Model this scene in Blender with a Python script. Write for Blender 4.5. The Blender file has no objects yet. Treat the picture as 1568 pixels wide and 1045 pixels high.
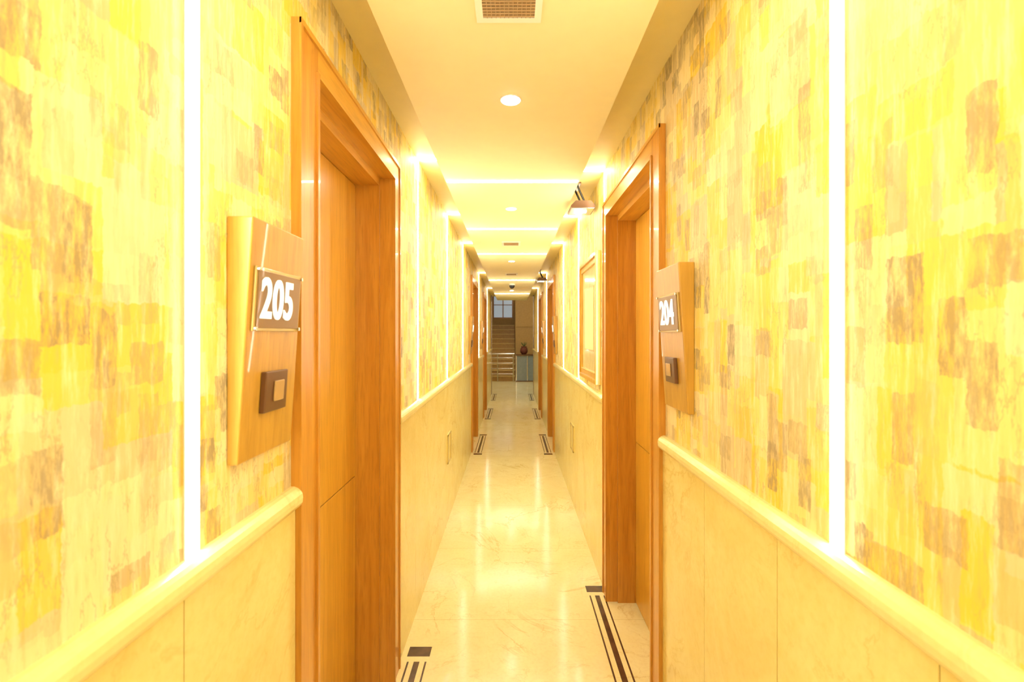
import bpy, math
from mathutils import Vector, Matrix
S=bpy.context.scene
H=1.5; XL=.525; XR=.55; ZC=2.47; ZP=2.353; XP=.37; YB=-2.6; YE=11.6

# ---------------- node helpers ----------------
class M:
    def __init__(s,name):
        s.m=bpy.data.materials.new(name); s.m.use_nodes=True
        s.t=s.m.node_tree; s.b=s.t.nodes['Principled BSDF']
        s._tc=None
    def n(s,t,**k):
        nd=s.t.nodes.new(t)
        for a,v in k.items(): setattr(nd,a,v)
        return nd
    def l(s,a,b): s.t.links.new(a,b)
    def put(s,sock,v):
        if hasattr(v,'is_output'): s.l(v,sock)
        else: sock.default_value=v
    def math(s,op,a,b=0.0,c=None):
        nd=s.n('ShaderNodeMath',operation=op); s.put(nd.inputs[0],a); s.put(nd.inputs[1],b)
        if c is not None: s.put(nd.inputs[2],c)
        return nd.outputs[0]
    def xyz(s):
        if not s._tc:
            tc=s.n('ShaderNodeTexCoord'); sp=s.n('ShaderNodeSeparateXYZ'); s.l(tc.outputs['Object'],sp.inputs[0])
            s._tc=(sp.outputs[0],sp.outputs[1],sp.outputs[2])
        return s._tc
    def vec(s,a,b,c=0.0):
        nd=s.n('ShaderNodeCombineXYZ')
        for i,v in enumerate((a,b,c)): s.put(nd.inputs[i],v)
        return nd.outputs[0]
    def noise(s,v,scale=1,detail=3,rough=.5,dist=0):
        nd=s.n('ShaderNodeTexNoise'); s.l(v,nd.inputs['Vector'])
        nd.inputs['Scale'].default_value=scale; nd.inputs['Detail'].default_value=detail
        nd.inputs['Roughness'].default_value=rough; nd.inputs['Distortion'].default_value=dist
        return nd.outputs[0]
    def ramp(s,f,stops,interp='LINEAR'):
        nd=s.n('ShaderNodeValToRGB'); nd.color_ramp.interpolation=interp; e=nd.color_ramp.elements
        while len(e)<len(stops): e.new(.5)
        for i,(p,c) in enumerate(stops):
            e[i].position=p; e[i].color=(c[0],c[1],c[2],1) if not isinstance(c,(int,float)) else (c,c,c,1)
        s.l(f,nd.inputs[0]); return nd.outputs[0]
    def mix(s,f,a,b,mode='MIX'):
        nd=s.n('ShaderNodeMix',data_type='RGBA',blend_type=mode)
        s.put(nd.inputs[0],f)
        for i,v in ((6,a),(7,b)):
            if hasattr(v,'is_output'): s.l(v,nd.inputs[i])
            else: nd.inputs[i].default_value=(v[0],v[1],v[2],1)
        return nd.outputs[2]
    def base(s,c,rough=.5,metal=0,coat=0,spec=.5):
        if hasattr(c,'is_output'): s.l(c,s.b.inputs['Base Color'])
        else: s.b.inputs['Base Color'].default_value=(c[0],c[1],c[2],1)
        s.put(s.b.inputs['Roughness'],rough); s.b.inputs['Metallic'].default_value=metal
        s.b.inputs['Coat Weight'].default_value=coat; s.b.inputs['Specular IOR Level'].default_value=spec
        return s
    def bump(s,h,st=.2,d=.002):
        nd=s.n('ShaderNodeBump'); nd.inputs['Strength'].default_value=st; nd.inputs['Distance'].default_value=d
        s.l(h,nd.inputs['Height']); s.l(nd.outputs[0],s.b.inputs['Normal']); return s
    def emit(s,c,st):
        s.b.inputs['Emission Color'].default_value=(c[0],c[1],c[2],1); s.b.inputs['Emission Strength'].default_value=st; return s

def simple(name,c,rough=.5,metal=0,var=.06,**k):
    m=M(name); x,y,z=m.xyz(); n=m.noise(m.vec(x,y,z),18,3)
    col=m.ramp(n,[(.3,[v*(1-var) for v in c]),(.7,[min(1,v*(1+var)) for v in c])])
    return m.base(col,rough,metal,**k)

def wallpaper():
    m=M('wallpaper_patchwork'); x,y,z=m.xyz()
    u0=m.math('ADD',y,m.math('MULTIPLY',x,3.7))
    wob=m.noise(m.vec(u0,z,0.0),34,5,.65); wob2=m.noise(m.vec(z,u0,3.0),34,5,.65)
    u=m.math('ADD',u0,m.math('MULTIPLY',m.math('SUBTRACT',wob,.5),.016))
    v=m.math('ADD',z,m.math('MULTIPLY',m.math('SUBTRACT',wob2,.5),.030))
    def patch(w,h,seed):
        a=m.math('FLOOR',m.math('ADD',m.math('DIVIDE',u,w),seed))
        wn=m.n('ShaderNodeTexWhiteNoise',noise_dimensions='2D'); m.l(m.vec(a,seed),wn.inputs[0])
        b=m.math('FLOOR',m.math('ADD',m.math('DIVIDE',v,h),m.math('MULTIPLY',wn.outputs[0],7.3)))
        w2=m.n('ShaderNodeTexWhiteNoise',noise_dimensions='3D'); m.l(m.vec(a,b,seed),w2.inputs[0])
        return w2.outputs[0]
    cream=(.83,.70,.35); yel=(.84,.60,.085); lty=(.84,.66,.20); bei=(.66,.52,.26); deep=(.83,.54,.03); tan=(.54,.42,.21)
    A=m.ramp(patch(.12,.19,1.3),[(0,cream),(.2,lty),(.38,deep),(.54,yel),(.70,bei),(.86,lty)],'CONSTANT')
    Bc=m.ramp(patch(.065,.12,5.7),[(0,lty),(.2,cream),(.42,yel),(.60,bei),(.74,cream),(.88,deep),(.95,tan)],'CONSTANT')
    C=m.ramp(patch(.038,.14,25.7),[(0,cream),(.3,yel),(.5,bei),(.7,lty),(.9,tan)],'CONSTANT')
    sel=m.ramp(patch(.16,.15,31.1),[(0,.12),(.35,.80),(.6,.3)],'CONSTANT')
    c=m.mix(sel,A,Bc)
    sel2=m.ramp(patch(.09,.23,41.9),[(0,.08),(.62,.65)],'CONSTANT')
    c=m.mix(sel2,c,C)
    st=m.noise(m.vec(m.math('MULTIPLY',u0,80),m.math('MULTIPLY',z,8),0.0),1,6,.7)
    c=m.mix(m.ramp(st,[(.50,0),(.68,.70)]),c,(.87,.77,.46))
    c=m.mix(m.ramp(st,[(.30,.60),(.46,0)]),c,(.58,.42,.14))
    g1=m.ramp(patch(.036,.10,9.1),[(0,0),(.76,0),(1,1)])
    g2=m.ramp(patch(.06,.06,14.9),[(0,0),(.86,0),(1,1)])
    g=m.math('MAXIMUM',g1,g2)
    s2=m.noise(m.vec(m.math('MULTIPLY',u0,85),m.math('MULTIPLY',z,18),4.0),1,6,.75)
    g=m.math('MULTIPLY',g,m.ramp(s2,[(.40,.16),(.56,1.0)]))
    c=m.mix(m.math('MULTIPLY',g,.80),c,(.26,.205,.12))
    cr=m.math('ABSOLUTE',m.math('SUBTRACT',m.noise(m.vec(m.math('MULTIPLY',u0,26),m.math('MULTIPLY',z,7),12.0),1,5,.65),.5))
    msk=m.ramp(m.noise(m.vec(u0,z,7.0),7,3),[(.46,0),(.60,1)])
    c=m.mix(m.math('MULTIPLY',m.ramp(cr,[(0,.60),(.016,0)]),msk),c,(.36,.27,.13))
    s3=m.noise(m.vec(m.math('MULTIPLY',u0,60),m.math('MULTIPLY',z,9),8.0),1,7,.8)
    c=m.mix(m.ramp(s3,[(.61,0),(.69,.55)]),c,(.38,.29,.15))
    m.base(c,.55,spec=.25); m.bump(st,.25,.002); return m

def wood(name,dark,light,vert=True,rough=.28):
    m=M(name); x,y,z=m.xyz()
    if vert: vv=m.vec(m.math('MULTIPLY',x,22),m.math('MULTIPLY',y,22),m.math('MULTIPLY',z,1.4))
    else: vv=m.vec(m.math('MULTIPLY',x,22),m.math('MULTIPLY',y,1.4),m.math('MULTIPLY',z,22))
    n=m.noise(vv,1,5,.6,1.2)
    vv2=m.n('ShaderNodeVectorMath',operation='SCALE'); m.l(vv,vv2.inputs[0]); vv2.inputs['Scale'].default_value=6
    n2=m.noise(vv2.outputs[0],1,3,.6)
    c=m.ramp(n,[(.3,dark),(.7,light)])
    c=m.mix(m.ramp(n2,[(.35,.28),(.5,0)]),c,[d*.6 for d in dark])
    m.base(c,rough,coat=.2); m.bump(n2,.12,.001); return m

def marble(name,c1,c2,vein,tile=None,rough=.1,va=.45):
    m=M(name); x,y,z=m.xyz(); v=m.vec(x,y,z)
    n=m.noise(v,3.5,6,.65,.8); c=m.ramp(n,[(.32,c1),(.68,c2)])
    for sc,w,k in ((1.3,.010,1.0),(3.1,.012,.6)):
        n2=m.noise(v,sc,7,.62,.8)
        d=m.math('ABSOLUTE',m.math('SUBTRACT',n2,.5))
        n5=m.noise(v,sc*1.6,2)
        c=m.mix(m.math('MULTIPLY',m.ramp(d,[(0,va*k),(w,.0)]),m.ramp(n5,[(.42,0),(.6,1)])),c,vein)
    n4=m.noise(v,60,3,.6); c=m.mix(m.ramp(n4,[(.45,0),(.8,.2)]),c,vein)
    if tile:
        fy=m.math('ABSOLUTE',m.math('SUBTRACT',m.math('FRACT',m.math('DIVIDE',y,tile)),.5))
        j=m.math('GREATER_THAN',fy,.5-.0016)
        c=m.mix(m.math('MULTIPLY',j,.45),c,[q*.7 for q in vein])
    m.base(c,rough); return m

MT={}
MT['paper']=wallpaper().m
MT['wood_leaf']=wood('oak_leaf',(.62,.315,.03),(.76,.43,.055)).m
MT['wood_frame']=wood('oak_frame',(.52,.215,.022),(.68,.33,.045)).m
MT['wood_head']=wood('oak_head',(.58,.28,.03),(.74,.40,.055),False).m
MT['wood_sign']=wood('oak_sign',(.45,.235,.03),(.57,.32,.05)).m
MT['panel']=marble('cream_marble_panel',(.78,.63,.21),(.85,.73,.30),(.60,.41,.09),va=.5,rough=.16).m
MT['rail']=marble('cream_marble_rail',(.80,.66,.26),(.84,.73,.33),(.66,.49,.16),va=.35,rough=.18).m
MT['floor']=marble('cream_marble_floor',(.82,.73,.39),(.88,.81,.48),(.58,.42,.13),.8,.13,va=.6).m
MT['ceil']=simple('ceiling_paint',(.87,.78,.44),.6,var=.015).m
MT['soff']=simple('soffit_paint',(.84,.70,.32),.6,var=.015).m
MT['trimw']=simple('white_enamel',(.86,.82,.68),.35,var=.01).m
MT['led']=M('led_diffuser').base((.9,.9,.85),.4).emit((1,.95,.82),23).m
MT['lamp']=M('downlight_lens').base((.9,.9,.85),.4).emit((1,.97,.88),25).m
MT['dark']=simple('dark_mosaic',(.09,.045,.025),.2,var=.3).m
MT['groove']=simple('panel_joint_gap',(.40,.26,.07),.8).m  # brown backing in the joints between marble panels
MT['metal']=simple('brushed_steel',(.62,.60,.55),.25,1,var=.05).m
MT['dmetal']=simple('bronze_metal',(.16,.09,.05),.3,.8).m
MT['plaque']=simple('bronze_plaque',(.24,.13,.035),.35,.1,coat=.1).m
MT['clear']=simple('acrylic_edge',(.52,.37,.12),.2,0,coat=.4).m
MT['white']=M('white_numeral').base((.95,.95,.92),.4).emit((1,1,.95),.3).m
MT['switch']=simple('brown_switch',(.13,.055,.02),.3).m
MT['button']=simple('gold_button',(.50,.32,.13),.25,.3).m
MT['gold']=wood('gilt_frame',(.56,.31,.04),(.70,.43,.08)).m
MT['mirror']=simple('picture_glass',(.76,.68,.36),.12,.2,var=.1).m
MT['vent']=simple('vent_slats',(.46,.31,.15),.5).m
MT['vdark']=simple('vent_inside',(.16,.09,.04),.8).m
MT['black']=simple('black_plastic',(.015,.015,.018),.2).m
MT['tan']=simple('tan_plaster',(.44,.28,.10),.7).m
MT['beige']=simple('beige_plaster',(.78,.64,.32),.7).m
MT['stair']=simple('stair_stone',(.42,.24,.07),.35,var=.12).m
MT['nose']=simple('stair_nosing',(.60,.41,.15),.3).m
MT['bglass']=simple('blue_frosted_glass',(.24,.29,.32),.15,0,coat=.4).m
MT['pane']=M('window_daylight_pane').base((.35,.45,.55),.2).emit((.55,.65,.75),.18).m
MT['red']=simple('red_lacquer',(.13,.03,.02),.3).m
MT['leafg']=simple('foliage',(.06,.12,.03),.6,var=.3).m

# ---------------- mesh builder ----------------
class B:
    def __init__(s): s.v=[];s.f=[];s.mi=[];s.mats=[];s.sm=[]
    def mat(s,k):
        if k not in s.mats: s.mats.append(k)
        return s.mats.index(k)
    def poly(s,vs,fs,k,smooth=False):
        o=len(s.v); s.v+=[tuple(q) for q in vs]; i=s.mat(k)
        for f in fs: s.f.append([o+a for a in f]); s.mi.append(i); s.sm.append(smooth)
        return s
    def hexa(s,p,k):
        return s.poly(p,[(3,2,1,0),(4,5,6,7),(0,1,5,4),(1,2,6,5),(2,3,7,6),(3,0,4,7)],k)
    def box(s,x0,x1,y0,y1,z0,z1,k):
        x0,x1=min(x0,x1),max(x0,x1)
        return s.hexa([(x0,y0,z0),(x1,y0,z0),(x1,y1,z0),(x0,y1,z0),(x0,y0,z1),(x1,y0,z1),(x1,y1,z1),(x0,y1,z1)],k)
    def prismY(s,prof,y0,y1,k,smooth=False):
        n=len(prof); vs=[(x,y0,z) for x,z in prof]+[(x,y1,z) for x,z in prof]
        s.poly(vs,[tuple(range(n))[::-1],tuple(range(n,2*n))],k)
        o=[(i,(i+1)%n,n+(i+1)%n,n+i) for i in range(n)]
        return s.poly(vs,o,k,smooth)
    def lathe(s,c,prof,k,axis='z',n=32):
        vs=[];fs=[]
        for r,h in prof:
            for i in range(n):
                a=2*math.pi*i/n; p=(r*math.cos(a),r*math.sin(a),h)
                if axis=='x': p=(h,p[0],p[1])
                vs.append((c[0]+p[0],c[1]+p[1],c[2]+p[2]))
        m=len(prof)
        for j in range(m-1):
            for i in range(n): fs.append((j*n+i,j*n+(i+1)%n,(j+1)*n+(i+1)%n,(j+1)*n+i))
        s.poly(vs,fs,k,True)
        s.poly(vs,[tuple(range(n))[::-1],tuple(range((m-1)*n,m*n))],k); return s
    def tube(s,a,b,r,k,n=12):
        a=Vector(a);b=Vector(b);d=(b-a).normalized(); q=d.to_track_quat('Z','Y'); L=(b-a).length
        vs=[]
        for h in (0,L):
            for i in range(n):
                t=2*math.pi*i/n; vs.append(tuple(a+q@Vector((r*math.cos(t),r*math.sin(t),h))))
        s.poly(vs,[(i,(i+1)%n,n+(i+1)%n,n+i) for i in range(n)],k,True)
        s.poly(vs,[tuple(range(n))[::-1],tuple(range(n,2*n))],k); return s
    def obj(s,name,parent=None,bevel=0):
        me=bpy.data.meshes.new(name); me.from_pydata(s.v,[],s.f)
        for k in s.mats: me.materials.append(MT[k])
        for p,i,q in zip(me.polygons,s.mi,s.sm): p.material_index=i; p.use_smooth=q
        import bmesh
        bm=bmesh.new(); bm.from_mesh(me); bmesh.ops.recalc_face_normals(bm,faces=bm.faces); bm.to_mesh(me); bm.free()
        ob=bpy.data.objects.new(name,me); S.collection.objects.link(ob)
        if parent: ob.parent=parent
        if bevel:
            md=ob.modifiers.new('bevel','BEVEL'); md.width=bevel; md.segments=2; md.limit_method='ANGLE'; md.angle_limit=.6
        return ob
def empty(name):
    e=bpy.data.objects.new(name,None); e.empty_display_size=.1; S.collection.objects.link(e); return e

DL=[(1.19,1.955),(5.90,6.68),(8.25,9.03)]
DR=[(1.74,2.56),(5.90,6.68),(8.25,9.03)]
ZO=2.165; CW=.105
WT=.22
def segs(doors):
    out=[];y=YB
    for a,c in doors: out.append((y,a-CW));y=c+CW
    out.append((y,YE)); return out
def wall(name,s,X,doors,idx):
    b=B(); y=YB
    for a,c in doors:
        b.box(s*X,s*(X+WT),y,a-.01,0,ZC,'paper'); b.box(s*X,s*(X+WT),a-.01,c+.01,ZO+.01,ZC,'paper'); y=c+.01
    b.box(s*X,s*(X+WT),y,YE,0,ZC,'paper')
    r=B()
    for y0,y1 in segs(doors):
        b.box(s*(X-.001),s*(X-.0001),y0,y1,0,1.09,'groove')
        n=max(1,round((y1-y0)/.36)); w=(y1-y0)/n
        for i in range(n):
            b.box(s*(X-.011),s*(X-.0008),y0+i*w+.0011,y0+(i+1)*w-.0011,0,1.09,'panel')
        pr=[(0,1.086),(.018,1.088),(.023,1.093),(.028,1.101),(.0295,1.112),(.028,1.122),(.023,1.130),(.016,1.135),(.008,1.138),(0,1.138)]
        r.prismY([(s*(X-dx),z) for dx,z in pr],y0,y1,'rail',False)
    b.obj(name); r.obj('trim_%d'%idx)
wall('wall_left',-1,XL,DL,1); wall('wall_right',1,XR,DR,2)
B().box(-1.9,1.9,YB-.2,17.9,-.1,0,'floor').obj('floor')
b=B(); b.box(-XL-WT,XR+WT,YB,YE,ZC,ZC+.12,'soff'); b.box(-XP,XP+.005,YB,YE-.1,ZP,ZC-.0001,'ceil'); b.obj('ceiling')
b=B(); b.box(-XL-WT,XR+WT,YB-.2,YB,0,ZC+.12,'beige'); b.obj('wall_back')

def door(idx,s,X,y0,y1):
    P=empty('door_%d'%idx); Xc=X-.02; Xi=X+.04; Xk=X+.14; Xw=X-.0003
    f=B()
    for a,c in ((y0-CW,y0),(y1,y1+CW)):
        f.box(s*Xc,s*(X-.0005),a,c,0,ZO+.09,'wood_frame')
        i0,i1=(c-.012,c-.0003) if a<y0 else (a+.0003,a+.012)
        f.box(s*(Xc-.006),s*(Xc-.0002),i0,i1,0,ZO+.012,'wood_frame')
        o0,o1=(a,a+.014) if a<y0 else (c-.014,c)
        f.box(s*(Xc-.005),s*(Xc-.0002),o0,o1,0,ZO+.09,'wood_frame')
    f.box(s*Xw,s*Xi,y0-.009,y0,0,ZO,'wood_frame'); f.box(s*Xw,s*Xi,y1,y1+.009,0,ZO,'wood_frame')
    f.box(s*Xi,s*(X+WT-.01),y0-.009,y0+.012,0,ZO,'wood_frame'); f.box(s*Xi,s*(X+WT-.01),y1-.012,y1+.009,0,ZO,'wood_frame')
    f.obj('jambs',P)
    h=B()
    h.box(s*(Xc-.0003),s*(X-.0005),y0,y1,ZO,ZO+.09,'wood_head')
    h.box(s*(Xc-.0055),s*(Xc-.0003),y0-CW,y1+CW,ZO+.076,ZO+.0903,'wood_head')
    h.box(s*(Xc-.0065),s*(Xc-.0003),y0,y1,ZO-.0002,ZO+.012,'wood_head')
    h.box(s*Xw,s*Xi,y0,y1,ZO,ZO+.009,'wood_head'); h.box(s*Xi,s*(X+WT-.01),y0+.012,y1-.012,ZO-.032,ZO+.009,'wood_head')
    h.obj('head_casing',P)
    l=B(); a=y0+.0135; c=y1-.0135
    l.box(s*Xk,s*(Xk+.035),a,c,.005,.896,'wood_leaf'); l.box(s*Xk,s*(Xk+.035),a,c,.900,ZO-.034,'wood_leaf')
    l.box(s*(Xk+.006),s*(Xk+.03),a,c,.89,.905,'dark')
    l.obj('leaf',P,.0015)
    k=B(); hy=a+.06
    k.box(s*(Xk-.006),s*Xk,hy-.02,hy+.02,.93,1.12,'metal'); k.tube((s*Xk,hy,1.04),(s*(Xk-.045),hy,1.04),.009,'metal')
    k.tube((s*(Xk-.042),hy,1.04),(s*(Xk-.042),hy+.11,1.04),.008,'metal'); k.obj('lever_handle',P)
for i,(a,c) in enumerate(DL): door(i+1,-1,XL,a,c)
for i,(a,c) in enumerate(DR): door(i+4,1,XR,a,c)

def sign(s,X,y0,y1,txt):
    P=empty('room_number_sign'); zb,zt=1.257,1.718
    th=lambda z:.020+(.050-.020)*(z-zb)/(zt-zb)
    def slab(b,ya,yb,z0,z1,o0,o1,k):
        def pt(y,z,o): return (s*(X-th(z)-o),y,z)
        b.hexa([pt(ya,z0,o0),pt(yb,z0,o0),pt(yb,z0,o1),pt(ya,z0,o1),pt(ya,z1,o0),pt(yb,z1,o0),pt(yb,z1,o1),pt(ya,z1,o1)],k)
    b=B(); w0=s*(X-.0005)
    b.hexa([(w0,y0,zb),(w0,y1,zb),(s*(X-th(zb)),y1,zb),(s*(X-th(zb)),y0,zb),(w0,y0,zt),(w0,y1,zt),(s*(X-th(zt)),y1,zt),(s*(X-th(zt)),y0,zt)],'wood_sign')
    b.obj('board',P,.003)
    b=B(); slab(b,y0+.012,y1-.012,1.506,1.628,.0005,.005,'clear'); slab(b,y0+.018,y1-.018,1.512,1.622,.005,.007,'plaque')
    for yy in (y0+.017,y1-.017):
        for zz in (1.511,1.623): b.lathe((s*(X-th(zz)-.008),yy,zz),[(.004,-.002),(.004,.002)],'metal','x',12)
    b.obj('plaque',P,.001)
    b=B(); m=(y0+y1)/2; slab(b,m-.043,m+.043,1.343,1.425,.0005,.012,'switch'); slab(b,m-.014,m+.024,1.363,1.405,.012,.016,'button')
    b.obj('doorbell_switch',P,.002)
    cu=bpy.data.curves.new('numerals','FONT'); cu.body=txt; cu.size=.110; cu.align_x='CENTER'; cu.align_y='CENTER'
    cu.extrude=.0015; cu.offset=.0020; cu.space_character=1.06; cu.materials.append(MT['white'])
    t=bpy.data.objects.new('numerals',cu); S.collection.objects.link(t)
    zc=1.565; up=Vector((-s*(.030/(zt-zb)),0,1)).normalized()
    rx=Vector((0,1,0)) if s<0 else Vector((0,-1,0)); nz=rx.cross(up)
    mt=Matrix((rx,up,nz)).transposed().to_4x4(); mt.translation=Vector((s*(X-th(zc)-.0095),(y0+y1)/2-(.013 if s<0 else 0),zc))
    t.matrix_world=mt@Matrix.Diagonal((.74,1,1,1))
    dg=bpy.context.evaluated_depsgraph_get(); me=bpy.data.meshes.new_from_object(t.evaluated_get(dg))
    mo=bpy.data.objects.new('numerals',me); S.collection.objects.link(mo); mo.matrix_world=t.matrix_world.copy(); mo.parent=P
    bpy.data.objects.remove(t)
sign(-1,XL,.84,1.045,'205'); sign(1,XR,1.375,1.585,'204')
sign(-1,XL,5.52,5.73,'207'); sign(1,XR,5.52,5.73,'206')
sign(-1,XL,7.55,7.76,'209'); sign(1,XR,7.55,7.76,'208')

def hoop(yl,yr,yc):
    b=B(); w=.0135; t=.005
    for s,X,y in ((-1,XL,yl),(1,XR,yr)):
        b.box(s*(X-.003),s*(X-.0002),y-w-.004,y+w+.004,1.138,ZC-.0003,'trimw')
        b.box(s*(X-t),s*(X-.0025),y-w,y+w,1.139,ZC-.003,'led')
        b.box(s*(XP+.01),s*(X-.006),y-w,y+w,ZC-.005,ZC-.0002,'led')
    b.box(-XP+.008,XP-.005,yc-w,yc+w,ZP-.003,ZP-.0002,'led')
    b.obj('led_strip_light')
for h in [(.747,.77,.76),(2.53,2.70,2.55),(3.68,3.75,3.70),(4.85,4.85,4.85),(7.2,7.2,7.2),(9.6,9.6,9.6),(-.5,-.5,-.5),(-1.7,-1.7,-1.7)]: hoop(*h)

for y in (1.66,3.10,5.33,8.9,-.9):
    b=B(); b.lathe((-.005,y,ZP),[(.040,-.0005),(.040,-.002),(.036,-.004),(.034,-.003)],'trimw'); b.lathe((-.005,y,ZP),[(.034,-.001),(.034,-.005),(.02,-.0065)],'lamp')
    b.obj('recessed_downlight')
def vent(y0,y1,x0=-.077,x1=.060):
    b=B(); z=ZP; w=.018
    b.box(x0-w,x1+w,y0-w,y0,z-.008,z-.0003,'trimw');b.box(x0-w,x1+w,y1,y1+w,z-.008,z-.0003,'trimw')
    b.box(x0-w,x0,y0,y1,z-.008,z-.0003,'trimw');b.box(x1,x1+w,y0,y1,z-.008,z-.0003,'trimw')
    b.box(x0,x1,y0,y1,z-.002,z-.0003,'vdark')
    n=int((y1-y0)/.011)
    for i in range(n):
        yy=y0+(i+.5)*(y1-y0)/n; b.box(x0,x1,yy-.003,yy+.003,z-.007,z-.002,'vent')
    for i in range(1,12):
        xx=x0+(x1-x0)*i/12; b.box(xx-.001,xx+.001,y0,y1,z-.0078,z-.002,'vent')
    b.obj('ceiling_air_vent')
vent(.98,1.222); vent(4.22,4.36); vent(6.4,6.55)
b=B(); b.lathe((0,7.7,ZP),[(.055,-.0005),(.055,-.02),(.045,-.03)],'trimw'); b.lathe((0,7.7,ZP),[(.045,-.028),(.046,-.045),(.040,-.065),(.025,-.082),(.008,-.089)],'black'); b.obj('security_camera_dome')

def plamp(y):
    b=B(); x0,x1=.375,.530
    b.prismY([(x0,2.305),(x1,2.305),(x1,2.320),(x1-.03,2.350),(x0+.03,2.350),(x0,2.320)],y-.09,y+.09,'dmetal')
    b.prismY([(x0+.008,2.301),(x1-.008,2.301),(x1-.004,2.3052),(x0+.004,2.3052)],y-.086,y+.086,'metal')
    b.box(x0+.045,x1-.045,y-.02,y+.02,2.298,2.3015,'led')
    for yy in (y-.05,y+.05):
        b.tube((.470,yy,2.345),(.415,yy,2.468),.0065,'black')
    b.box(.39,.44,y-.08,y+.08,2.460,2.4698,'dmetal'); b.obj('picture_lamp')
plamp(2.99); plamp(6.95)

def frame(y0,y1,z0,z1):
    P=empty('framed_picture'); X=XR; b=B()
    for (w,t0,t1,ins) in ((.028,.0006,.035,0),(.03,.0006,.022,.028),(.01,.0006,.028,.058)):
        a,c,d,e=y0+ins,y1-ins,z0+ins,z1-ins
        b.box(X-t1,X-t0,a,a+w,d,e,'gold');b.box(X-t1,X-t0,c-w,c,d,e,'gold')
        b.box(X-t1,X-t0,a+w,c-w,d,d+w,'gold');b.box(X-t1,X-t0,a+w,c-w,e-w,e,'gold')
    b.obj('moulding',P,.003)
    B().box(X-.014,X-.0006,y0+.068,y1-.068,z0+.068,z1-.068,'mirror').obj('glass',P)
    b=B(); b.box(X-.016,X-.0141,y0+.17,y1-.17,z0+.2,z1-.2,'gold'); b.box(X-.0165,X-.0161,y0+.18,y1-.18,z0+.21,z1-.21,'beige'); b.obj('print',P)
frame(2.82,3.52,1.185,2.02)

def hatch(s,X,y):
    b=B(); x=X-.011; z0,z1=.47,.70; w=.012
    b.box(s*(x-.006),s*(x-.0002),y-.09,y+.09,z0,z1,'panel')
    for a,c,d,e in ((y-.09,y+.09,z0,z0+w),(y-.09,y+.09,z1-w,z1),(y-.09,y-.09+w,z0,z1),(y+.09-w,y+.09,z0,z1)):
        b.box(s*(x-.010),s*(x-.006),a,c,d,e,'clear')
    b.obj('access_panel')
hatch(-1,XL,3.7); hatch(1,XR,4.05)

def inlay(s,y0,y1,xo):
    b=B(); z0,z1=-.002,.0009
    sg=lambda a,c,ya,yb:b.box(s*a,s*c,ya,yb,z0,z1,'dark')
    for yy in (y0,y1-.065): sg(xo,xo+.105,yy,yy+.065)
    a,c=y0+.10,y1-.10
    sg(xo+.008,xo+.016,a,c); sg(xo+.040,xo+.066,a,c); sg(xo+.089,xo+.097,a,c)
    b.obj('floor_mosaic_inlay')
inlay(-1,.95,2.19,.383); inlay(1,1.50,2.72,.435)
for a in (5.68,8.05,10.3):
    inlay(-1,a,a+1.15,.375); inlay(1,a,a+1.15,.40)

for s,X,nm in ((-1,XL,'left'),(1,XR,'right')):
    b=B(); b.box(s*(X-.015),s*(X-.0005),11.35,YE+.012,0,ZC,'dmetal'); b.box(s*(X-.015),s*(X+WT),YE+.0005,YE+.012,0,ZC,'dmetal')
    b.box(s*(X-.022),s*(X-.015),11.40,11.43,0,ZC,'metal'); b.obj('trim_%d'%(3 if s<0 else 4))
ZH=3.5
b=B(); b.box(-1.9,-XL-WT-.0,YE,YE+.15,0,ZH,'beige'); b.box(XR+WT,1.9,YE,YE+.15,0,ZH,'beige'); b.box(-XL-WT,XR+WT,YE+.013,YE+.15,ZC,ZH,'beige'); b.obj('wall_lobby_front')
B().box(-1.9,-1.7,YE+.15,17.7,0,ZH,'beige').obj('wall_lobby_left')
B().box(1.7,1.9,YE+.15,17.7,0,ZH,'beige').obj('wall_lobby_right')
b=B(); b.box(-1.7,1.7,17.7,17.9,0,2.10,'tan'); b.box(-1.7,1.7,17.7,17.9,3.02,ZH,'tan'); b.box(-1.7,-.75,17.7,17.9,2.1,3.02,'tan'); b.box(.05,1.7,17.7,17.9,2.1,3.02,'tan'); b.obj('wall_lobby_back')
B().box(-1.9,1.9,YE,17.9,ZH,ZH+.1,'ceil').obj('ceiling_lobby')
P=empty('window_1'); b=B()
for a,c,d,e in ((-.75,-.70,2.1,3.02),(0,.05,2.1,3.02),(-.7,0,2.1,2.15),(-.7,0,2.97,3.02),(-.37,-.33,2.15,2.97),(-.7,0,2.62,2.65)): b.box(a,c,17.72,17.80,d,e,'dmetal')
b.obj('sash',P); B().box(-.70,0,17.76,17.77,2.15,2.97,'pane').obj('glass',P)
b=B(); 
for i in range(11):
    y=14.55+i*.27; z=(i+1)*.168
    b.box(-1.1,.10,y,17.68,z-.168,z-.028,'stair'); b.box(-1.1,.10,y-.02,17.68,z-.028,z,'nose')
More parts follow.
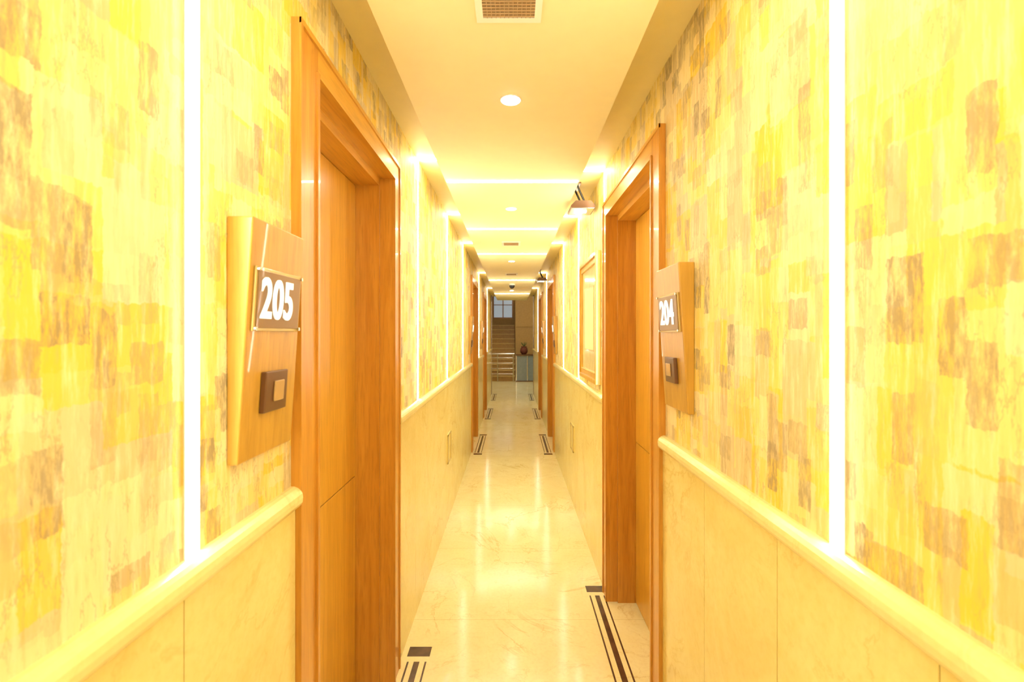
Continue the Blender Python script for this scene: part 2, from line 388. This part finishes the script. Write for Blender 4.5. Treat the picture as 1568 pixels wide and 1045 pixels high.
b.obj('staircase')
b=B()
for x in (-.95,-.45,.04): b.tube((x,14.35,0),(x,14.35,.88),.018,'metal')
for z in (.25,.42,.59,.76): b.tube((-.95,14.35,z),(.04,14.35,z),.009,'metal')
b.tube((-.98,14.35,.88),(.07,14.35,.88),.024,'metal'); b.obj('stair_railing')
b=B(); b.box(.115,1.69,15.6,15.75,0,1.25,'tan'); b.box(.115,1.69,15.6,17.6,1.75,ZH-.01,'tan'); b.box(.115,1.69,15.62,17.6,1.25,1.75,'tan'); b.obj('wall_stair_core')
b=B(); b.box(.14,1.25,14.42,14.75,.02,.82,'bglass'); b.box(.12,1.27,14.40,14.78,.82,.86,'dmetal'); b.box(.12,1.27,14.40,14.78,0,.03,'dmetal')
for x in (.12,.47,.83,1.22): b.box(x,x+.03,14.405,14.77,.03,.82,'metal')
b.obj('glass_counter')
b=B(); b.lathe((.38,14.58,.86),[(.06,0),(.10,.03),(.125,.10),(.11,.18),(.08,.22),(.095,.25)],'red')
for i in range(9):
    a=i*.7; b.tube((.38,14.58,1.10),(.38+.09*math.cos(a),14.58+.09*math.sin(a),1.20+.02*(i%3)),.008,'leafg',6)
b.obj('potted_plant')
b=B(); b.lathe((0,13.2,ZH),[(.26,-.001),(.26,-.05),(.22,-.06)],'lamp'); b.obj('lobby_fill_lamp')  # unseen lamp added overhead to brighten the lobby and stairs

w=bpy.data.worlds.new('world'); S.world=w; w.use_nodes=True
w.node_tree.nodes['Background'].inputs[0].default_value=(1,.93,.75,1); w.node_tree.nodes['Background'].inputs[1].default_value=.5
S.view_settings.view_transform='Standard'; S.view_settings.look='None'; S.view_settings.exposure=1.12
c=bpy.data.cameras.new('camera'); c.sensor_width=36; c.lens=16.07; c.clip_start=.02; c.shift_y=-10.5/1568
c.dof.use_dof=True; c.dof.focus_distance=2.2; c.dof.aperture_fstop=4.5
co=bpy.data.objects.new('camera',c); S.collection.objects.link(co); co.location=(0,0,H); co.rotation_euler=(math.radians(90),0,0); S.camera=co
